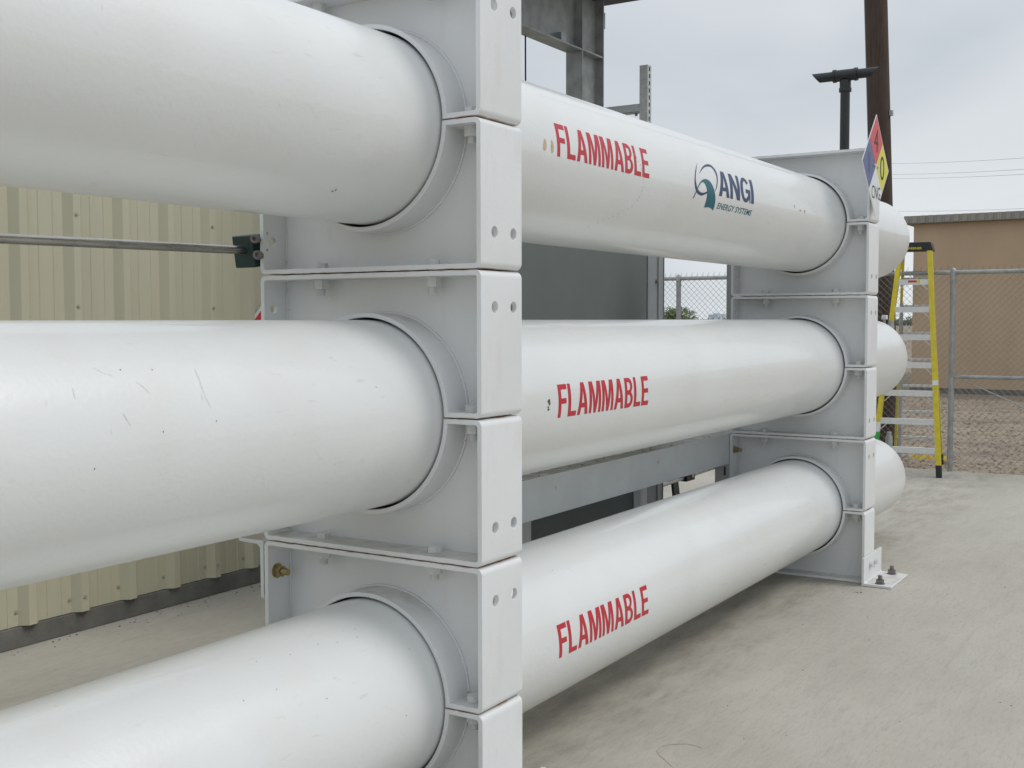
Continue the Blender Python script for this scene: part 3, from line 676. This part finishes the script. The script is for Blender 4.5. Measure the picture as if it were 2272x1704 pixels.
# ------------------------------------------------------------------ vent pipe with tee
t = thing('vent_pipe', (8.5, 1.33, 0), 'dark vent pipe topped by a tee with two slash-cut arms', 'vent pipe')
vx, vy = 8.5, 1.328
bm = NB(); tube(bm, (vx, vy - .004, 0), (vx, vy, 3.94), .046, n=32); obj('riser', bm, black_steel, t)
bm = NB(); tz = 4.06
tube(bm, (vx, vy, 3.90), (vx, vy, 3.935), .060, n=32); tube(bm, (vx, vy, 3.93), (vx, vy, 4.01), .054, .054, n=32)
tube(bm, (vx, vy - .115, tz), (vx, vy + .115, tz), .056, n=32); tube(bm, (vx, vy - .118, tz), (vx, vy - .09, tz), .063, n=32); tube(bm, (vx, vy + .09, tz), (vx, vy + .118, tz), .063, n=32)
obj('tee_fitting', bm, black_steel, t)
for s in (-1, 1):
    bm = NB(); n = 32; A = []; B = []
    for k in range(n):
        a = 2 * PI * k / n; x, z = .046 * math.cos(a), .046 * math.sin(a)
        A.append(bm.verts.new((vx + x, vy + s * .10, tz + z))); B.append(bm.verts.new((vx + x, vy + s * (.292 + z * .85), tz + z)))
    for k in range(n): bm.faces.new((A[k], A[(k + 1) % n], B[(k + 1) % n], B[k]))
    for k in range(n): pass
    bm.faces.new(A)
    bm.faces.new(B[::-1])
    obj('outlet_arm', bm, black_steel, t)
# ------------------------------------------------------------------ utility poles and wires
t = thing('utility_pole', (11.5, 1.62, -.1), 'leaning dark wooden utility pole just beyond the fence', 'utility pole')
bm = NB(); pathtube(bm, [(11.5, 1.592 + .041 * z, z) for z in (-.6, 0, 1, 2, 3, 4, 5, 6, 7, 8, 9)], .130, 24); obj('pole_shaft', bm, wood, t)
bm = NB(); yb = 1.592 + .041 * 4.15 - .128; box(bm, 11.46, 11.52, yb - .035, yb, 4.14, 4.20); obj('pole_step', bm, galv, t)
bm = NB()
for z in (5.3, 4.45, 4.6): box(bm, 11.49, 11.50, 1.592 + .041 * z + .129, 1.592 + .041 * z + .139, z, z + .03)
pathtube(bm, [(11.46, 1.592 + .041 * z + .129, z) for z in (-.1, 2, 4, 6, 8)], .008, 6); obj('ground_wire', bm, wire, t)
def wp(x, y, X):
    d = FW + RT * ((x - 1136) / 2554.356) - UP * ((y - 852) / 2554.356); return CAM + d * ((X - CAM.x) / d.x)
fx = 150.0; P = wp(1968, 700, fx)
t = thing('utility_pole', (P.x, P.y, -.1), 'far utility pole hidden behind the near one, carrying thin wires', 'utility pole')
zs = [wp(1968, y, fx).z for y in (364, 388, 397, 469)]
bm = NB(); tube(bm, (P.x, P.y, -.1), (P.x, P.y, max(zs) + .6), .17, .12, n=12); obj('pole_shaft', bm, wood, t)
for (ya, yb_), zz in zip(((364, 344), (388, 369), (397, 380), (469, 456)), zs):
    a = Vector((P.x - .2, P.y, zz)); b = wp(2272, yb_, 95.0); d = b - a; e = a + d * 1.6; bm = NB()
    pathtube(bm, [a + (e - a) * (i / 16) - Vector((0, 0, .25 * math.sin(PI * i / 16))) for i in range(17)], .013, 6)
    tag(obj('power_line', bm, wire), {344: 'highest power line across the right-hand sky', 369: 'second power line from the top, right-hand sky', 380: 'third power line from the top, close below the second', 456: 'lowest power line, just above the tan building roof'}[yb_], 'power line', 'power lines in the sky')

# ------------------------------------------------------------------ chain link fence
FX = 10.395; fy0, fy1 = -3.6, 6.6; RZ = 2.188
t = thing('chain_link_fence', (FX, 0, 0), 'galvanised chain link fence along the far edge of the slab', 'fence')
bm = NB(); tube(bm, (FX, fy0, RZ), (FX, fy1, RZ), .024, n=20); obj('top_rail', bm, galv, t)
for y in (-2.6, .655, 3.905):
    bm = NB(); tube(bm, (FX, y, 0), (FX, y, RZ - .02), .030, n=20); tube(bm, (FX, y, RZ - .10), (FX, y, RZ - .07), .034, n=20)
    lathe(bm, [(0, .034), (.05, .034), (.07, .026), (.085, .012), (.09, 0)], (FX, y, RZ - .035), (0, 0, 1), 16); obj('fence_post', bm, galv, t)
bm = NB(); tube(bm, (FX, 1.20, 0), (FX, 1.20, 1.86), .019, n=14); obj('fence_post', bm, galv, t)
bm = NB(); tube(bm, (FX, .56, 1.045), (FX, fy0, 1.045), .020, n=16); tube(bm, (FX, .62, 1.035), (FX, .55, 1.045), .012, n=10); obj('mid_rail', bm, galv, t)
bm = NB(); tube(bm, (FX - .01, .60, 1.04), (FX - .01, -1.35, .18), .0055, n=8); obj('tension_rod', bm, galv, t)
bm = NB(); s = .072; z0, z1 = .04, RZ + .005; hh = z1 - z0; r1 = .0024; r2 = .0017
n = int((fy1 - fy0 + hh) / s) + 1
for i in range(n):
    for sg, xo, rw in ((1, FX + .030, r1), (-1, FX + .034, r2)):
        ys = fy0 - hh + i * s if sg == 1 else fy0 + i * s
        ya, za = ys, z0; yb2, zb = ys + sg * hh, z1
        pa, pb = Vector((xo, ya, za)), Vector((xo, yb2, zb)); d = pb - pa
        lo, hi = 0.0, 1.0
        for lim, up_ in ((fy0, False), (fy1, True)):
            tt = (lim - pa.y) / d.y
            if (d.y > 0) == up_: hi = min(hi, tt)
            else: lo = max(lo, tt)
        if hi - lo < .01: continue
        A, B = pa + d * lo, pa + d * hi
        tube(bm, A, B, rw, n=3, cap=False)
y = fy0
while y < fy1:
    for sg in (1, -1): tube(bm, (FX + .03, y, z1 - .005), (FX + .03, y + sg * .012, z1 + .035), .002, n=3, cap=False)
    tube(bm, (FX + .03, y + .004, z1 + .03), (FX + .03, y - .010, z1 + .066), .002, n=3, cap=False)
    y += s
obj('mesh_fabric', bm, meshwire, t, smooth=0)

# ------------------------------------------------------------------ step ladder
LT = 2.475
t = thing('step_ladder', (9.75, .985, 0), 'tall yellow fibreglass step ladder with aluminium steps and black top cap', 'ladder', rotz=R(6))
# local: x = depth (front feet at x=0), y across; built in local coordinates
def rail(bm, p, q, wx, wy):
    """C section rail between two points"""
    p = Vector(p); q = Vector(q); d = q - p
    for (a0, a1, b0, b1) in ((-wx / 2, wx / 2, -wy / 2, -wy / 2 + .006), (-wx / 2, -wx / 2 + .006, -wy / 2 + .006, wy / 2), (wx / 2 - .006, wx / 2, -wy / 2 + .006, wy / 2)):
        prism(bm, [p + Vector((a, b, 0)) for a, b in ((a0, b0), (a1, b0), (a1, b1), (a0, b1))], d)
fb = lambda z: (.56 * z / LT, .345 - (.345 - .150) * z / LT)
rb = lambda z: (1.20 - (1.20 - .66) * z / LT, .262 - (.262 - .135) * z / LT)
for s in (-1, 1):
    bm = NB(); x0, y0 = fb(.10); x1, y1 = fb(LT); rail(bm, (x0, s * y0, .10), (x1, s * y1, LT), .078, .050)
    fr = obj('front_rail', bm, ladder_yellow, t, world=False)
    bm = NB(); x0, y0 = fb(0); x1, y1 = fb(.13); M0 = None; prism(bm, [(x0 - .045, s * y0 - .028, 0), (x0 + .05, s * y0 - .028, 0), (x0 + .05, s * y0 + .028, 0), (x0 - .045, s * y0 + .028, 0)], (x1 - x0, s * (y1 - y0), .13)); obj('rubber_foot', bm, black_plastic, fr, world=False, bevel=.004)
    bm = NB(); x0, y0 = rb(.10); x1, y1 = rb(LT - .02); rail(bm, (x0, s * y0, .10), (x1, s * y1, LT - .02), .05, .026)
    rr_ = obj('rear_rail', bm, ladder_yellow, t, world=False)
    bm = NB(); x0, y0 = rb(0); x1, y1 = rb(.12); prism(bm, [(x0 - .03, s * y0 - .016, 0), (x0 + .03, s * y0 - .016, 0), (x0 + .03, s * y0 + .016, 0), (x0 - .03, s * y0 + .016, 0)], (x1 - x0, s * (y1 - y0), .12)); obj('rubber_foot', bm, black_plastic, rr_, world=False)
for k in range(1, 8):
    z = .302 * k; x, y = fb(z); bm = NB()
    box(bm, x - .040, x + .040, -y + .014, y - .014, z - .003, z); box(bm, x - .040, x - .037, -y + .014, y - .014, z - .060, z - .003); box(bm, x + .037, x + .040, -y + .014, y - .014, z - .035, z - .003)
    st = obj('step', bm, alu, t, world=False)
    bm = NB()
    for s in (-1, 1): prism(bm, [(x - .034, s * (y - .016), z - .12), (x - .034, s * (y - .026), z - .12), (x - .034, s * (y - .118), z - .036), (x - .034, s * (y - .106), z - .036)], (.006, 0, 0))
    obj('step_brace', bm, alu, st, world=False)
    if k == 7:
        bm = NB(); box(bm, x - .0412, x - .0402, -.035, .055, z - .034, z - .010); obj('red_label', bm, sign_red, st, world=False)
        bm = NB(); box(bm, x - .0412, x - .0402, -.070, -.040, z - .044, z - .006); obj('yellow_label', bm, sign_yellow, st, world=False)
for z in (.307, .61, .915, 1.22, 1.52, 1.825, 2.13):
    x, y = rb(z); bm = NB(); box(bm, x - .012, x + .012, -y, y, z - .014, z + .014); obj('rear_bar', bm, alu, t, world=False, bevel=.003)
x, y = fb(LT); bm = NB()
prism(bm, [(x - .055, -.190, LT - .045), (x - .055, .190, LT - .045), (x - .045, .165, LT + .050), (x - .045, -.165, LT + .050)], (.26, 0, 0))
cap = obj('top_cap', bm, black_plastic, t, world=False, bevel=.008)
bm = textmesh('WERNER', .02); us = [v.co.x for v in bm.verts]; a, b = min(us), max(us)
for v in bm.verts: v.co = (x - .0572, .075 - .150 * (v.co.x - a) / (b - a), LT - .030 + .035 * v.co.y)
obj('lettering', bm, sign_yellow, cap, world=False, smooth=0)
bm = NB(); c = [bm.verts.new(p) for p in ((x - .0572, .135, LT - .002), (x - .0572, .095, LT - .002), (x - .0572, .115, LT - .032))]; bm.faces.new(c); obj('emblem', bm, sign_yellow, cap, world=False, smooth=0)
for s, za, zb2, m in ((1, .46, .56, sign_white), (1, .33, .455, labelgreen), (-1, .97, 1.02, sign_white)):
    x0, y0 = fb(za); x1, y1 = fb(zb2); bm = NB(); prism(bm, [(x0 - .040, s * y0 - .0262, za), (x0 + .040, s * y0 - .0262, za), (x0 + .040, s * y0 + .0262, za), (x0 - .040, s * y0 + .0262, za)], (x1 - x0, s * (y1 - y0), zb2 - za)); obj('rail_label', bm, m, t, world=False)

# ------------------------------------------------------------------ canisters seen past the vessel ends
def canister(p, lab, hgt, rad):
    t = thing('filter_canister', (p[0], p[1], 0), lab, 'canister', 'silver canisters past the vessel ends')
    bm = NB(); z = p[2]; lathe(bm, [(0, 0), (0, rad * .9), (.01, rad), (hgt - .02, rad), (hgt, rad * .92), (hgt, .018), (hgt + .03, .018), (hgt + .03, 0)], (p[0], p[1], z), (0, 0, 1), 28); obj('canister_body', bm, steel if False else galv, t)
    bm = NB(); tube(bm, (p[0], p[1], z - .05), (p[0], p[1], z + .01), .017, n=14); tube(bm, (p[0], p[1] - .012, z - .05), (p[0], p[1] + .52, z - .05), .017, n=14); tube(bm, (p[0], p[1] + .51, 0), (p[0], p[1] + .51, z - .04), .017, n=14); obj('stand_pipe', bm, galv, t)
P = wp(1972, 1003, 6.62); canister((P.x, P.y, P.z - .02), 'silver canister showing above the end of the lowest vessel', .155, .028)
P = wp(1976, 738, 6.62); canister((P.x, P.y, P.z - .02), 'silver canister showing above the end of the middle vessel', .09, .028)
P = wp(1961, 706, 6.7); t = thing('junction_box', (P.x, P.y, 0), 'small pale junction box above the end of the middle vessel', 'box')
bm = NB(); box(bm, P.x, P.x + .05, P.y - .02, P.y + .02, P.z - .01, P.z + .025); obj('box_body', bm, sign_white, t, bevel=.004)
bm = NB(); tube(bm, (P.x + .02, P.y, P.z - .05), (P.x + .02, P.y, P.z - .01), .01, n=10); tube(bm, (P.x + .02, P.y - .008, P.z - .05), (P.x + .02, P.y + .45, P.z - .05), .01, n=10); tube(bm, (P.x + .02, P.y + .44, 0), (P.x + .02, P.y + .44, P.z - .045), .01, n=10); obj('stand_pipe', bm, galv, t)

# ------------------------------------------------------------------ tan building on the right
t = thing('tan_building', (26, 0, 0), 'low tan rendered building with a grey ribbed eave beyond the fence', 'building')
bm = NB(); box(bm, 26, 38, -22, 4.60, .03, 3.97); obj('wall', bm, tanm, t, smooth=0)
bm = NB(); box(bm, 25.97, 38.03, -22.03, 4.63, -.12, .03); obj('foundation', bm, plinthm, t, smooth=0)
bm = NB(); y = 4.79; A = []
k = 0; pts = []
while y > -22.2:
    pts += [(25.80, y), (25.80, y - .10), (25.83, y - .12), (25.83, y - .17)]; y -= .19
A = [bm.verts.new((p[0], p[1], 3.985)) for p in pts]; B = [bm.verts.new((p[0], p[1], 4.16)) for p in pts]
for i in range(len(A) - 1): bm.faces.new((A[i], A[i + 1], B[i + 1], B[i]))
obj('eave_trim', bm, fasciam, t, smooth=0)
bm = NB(); box(bm, 25.86, 38.2, -22.2, 4.785, 3.972, 4.155); obj('roof', bm, fasciam, t, smooth=0)

# ------------------------------------------------------------------ plants and far things
def leafball(name, c, rx, ry, rz, n, s, m, parent=None, label=None):
    bm = NB()
    lobes = [(Vector((random.uniform(-.55, .55) * rx, random.uniform(-.55, .55) * ry, random.uniform(-.3, .5) * rz)), random.uniform(.4, .75)) for _ in range(9)]
    for i in range(n):
        lc, lr = random.choice(lobes); d = Vector((random.gauss(0, 1), random.gauss(0, 1), random.gauss(0, 1))).normalized() * random.uniform(.5, 1.05) ** .5
        p = Vector(c) + lc + Vector((d.x * rx * lr, d.y * ry * lr, d.z * rz * lr)); a = Vector((random.gauss(0, 1), random.gauss(0, 1), random.gauss(0, 1))).normalized(); b = a.orthogonal().normalized()
        k = s * random.uniform(.6, 1.4); v = [bm.verts.new(p + q) for q in (a * k, b * k * .5, -a * k, -b * k * .5)]; bm.faces.new(v)
    return obj(name, bm, m, parent, smooth=0)
P = wp(1500, 700, 52)
t = thing('bush', (P.x, P.y, -.1), 'round green bush far off in the gap between the vessels', 'bush')
leafball('foliage', (P.x, P.y, 1.15), 1.25, 1.15, 1.15, 5200, .07, leafm, t)
bm = NB()
for i in range(5): tube(bm, (P.x, P.y, -.1), (P.x + random.uniform(-.6, .6), P.y + random.uniform(-.6, .6), 1.3), .05, .02, n=7)
obj('stem', bm, barkm, t)
for k, (px_, wd, top) in enumerate(((1578, 12, 694), (1591, 15, 690), (1606, 10, 693))):
    P = wp(px_, 700, 620); rad = wd / 2 * 720 / 2554; zt3 = wp(px_, top, 620).z; bm = NB()
    lathe(bm, [(0, rad), (zt3 - rad * .6, rad), (zt3, rad * .15), (zt3, 0)], (P.x, P.y, -.1), (0, 0, 1), 24)
    tag(obj('storage_silo', bm, siloM), ('leftmost of three faint pale silos on the horizon', 'widest and tallest of three faint pale silos on the horizon', 'rightmost of three faint pale silos on the horizon')[k], 'silo', 'silos on the horizon')
bm = NB()
for i in range(26000):
    y = random.uniform(-60, 260); x = 330 + 20 * random.random() + .1 * y; hgt = 1.6 + 1.3 * math.sin(y * .19) * math.sin(y * .071 + 1) + .8 * math.sin(y * .53)
    z = random.random() ** .7 * max(.6, hgt * 1.25); p = Vector((x, y, z - .1)); k = .35
    a = Vector((random.gauss(0, 1), random.gauss(0, 1), random.gauss(0, 1))).normalized(); b = a.orthogonal().normalized()
    v = [bm.verts.new(p + q) for q in (a * k, b * k * .6, -a * k, -b * k * .6)]; bm.faces.new(v)
tag(obj('far_hedgerow', bm, farleaf, smooth=0), 'low dark line of scrub along the horizon', 'scrub', kind='stuff')
# yellow tape scrap, dark scrap, and grit on the slab
bm = NB(); pts = [(11.9 + .05 * math.sin(i * 1.7), 1.42 - .04 * i, -.075 + .025 * abs(math.sin(i * 1.1))) for i in range(13)]
A = [bm.verts.new(p) for p in pts]; B = [bm.verts.new((p[0] + .03, p[1] - .01, p[2] + .045)) for p in pts]
for i in range(12): bm.faces.new((A[i], A[i + 1], B[i + 1], B[i]))
tag(obj('warning_tape', bm, tapem, smooth=0), 'crumpled strip of yellow tape lying on the earth behind the ladder', 'tape')
bm = NB()
for i in range(260):
    if i < 130: x, y, s = random.uniform(-.5, 3.2), 3.29 - abs(random.gauss(0, .12)), random.uniform(.002, .008)
    elif i < 134: x, y, s = 4.126 + random.uniform(-.06, .06), -.03 + random.uniform(-.03, .03), random.uniform(.003, .008)
    else: x, y, s = random.uniform(.8, 10), random.uniform(-2.2, .1), random.uniform(.0012, .0042)
    c = Vector((x, y, .0005)); q = [bm.verts.new(c + Vector((s * math.cos(a) * random.uniform(.6, 1.4), s * math.sin(a) * random.uniform(.6, 1.4), 0))) for a in (0, 1.6, 3.1, 4.7)]; tp = bm.verts.new(c + Vector((0, 0, s * .8)))
    for j in range(4): bm.faces.new((q[j], q[(j + 1) % 4], tp))
tag(obj('grit', bm, debrism, smooth=0), 'dark grit and crumbs scattered on the concrete slab', 'grit', kind='stuff')

bm = NB(); pts = [(1.0, -.19), (1.042, -.145), (1.08, -.10), (1.118, -.073), (1.167, -.065), (1.21, -.088), (1.253, -.145), (1.243, -.211)]
ins = []; n_ = len(pts)
A = [bm.verts.new((p[0], p[1], .0012)) for p in pts]; B = [bm.verts.new((1.12 + (p[0] - 1.12) * .95, -.2 + (p[1] + .2) * .94, .0012)) for p in pts]
for i in range(n_ - 1): bm.faces.new((A[i], A[i + 1], B[i + 1], B[i]))
tag(obj('ring_stain', bm, mat('orange_stain', (0.44, 0.385, 0.30), 0.9), smooth=0), kind='structure')
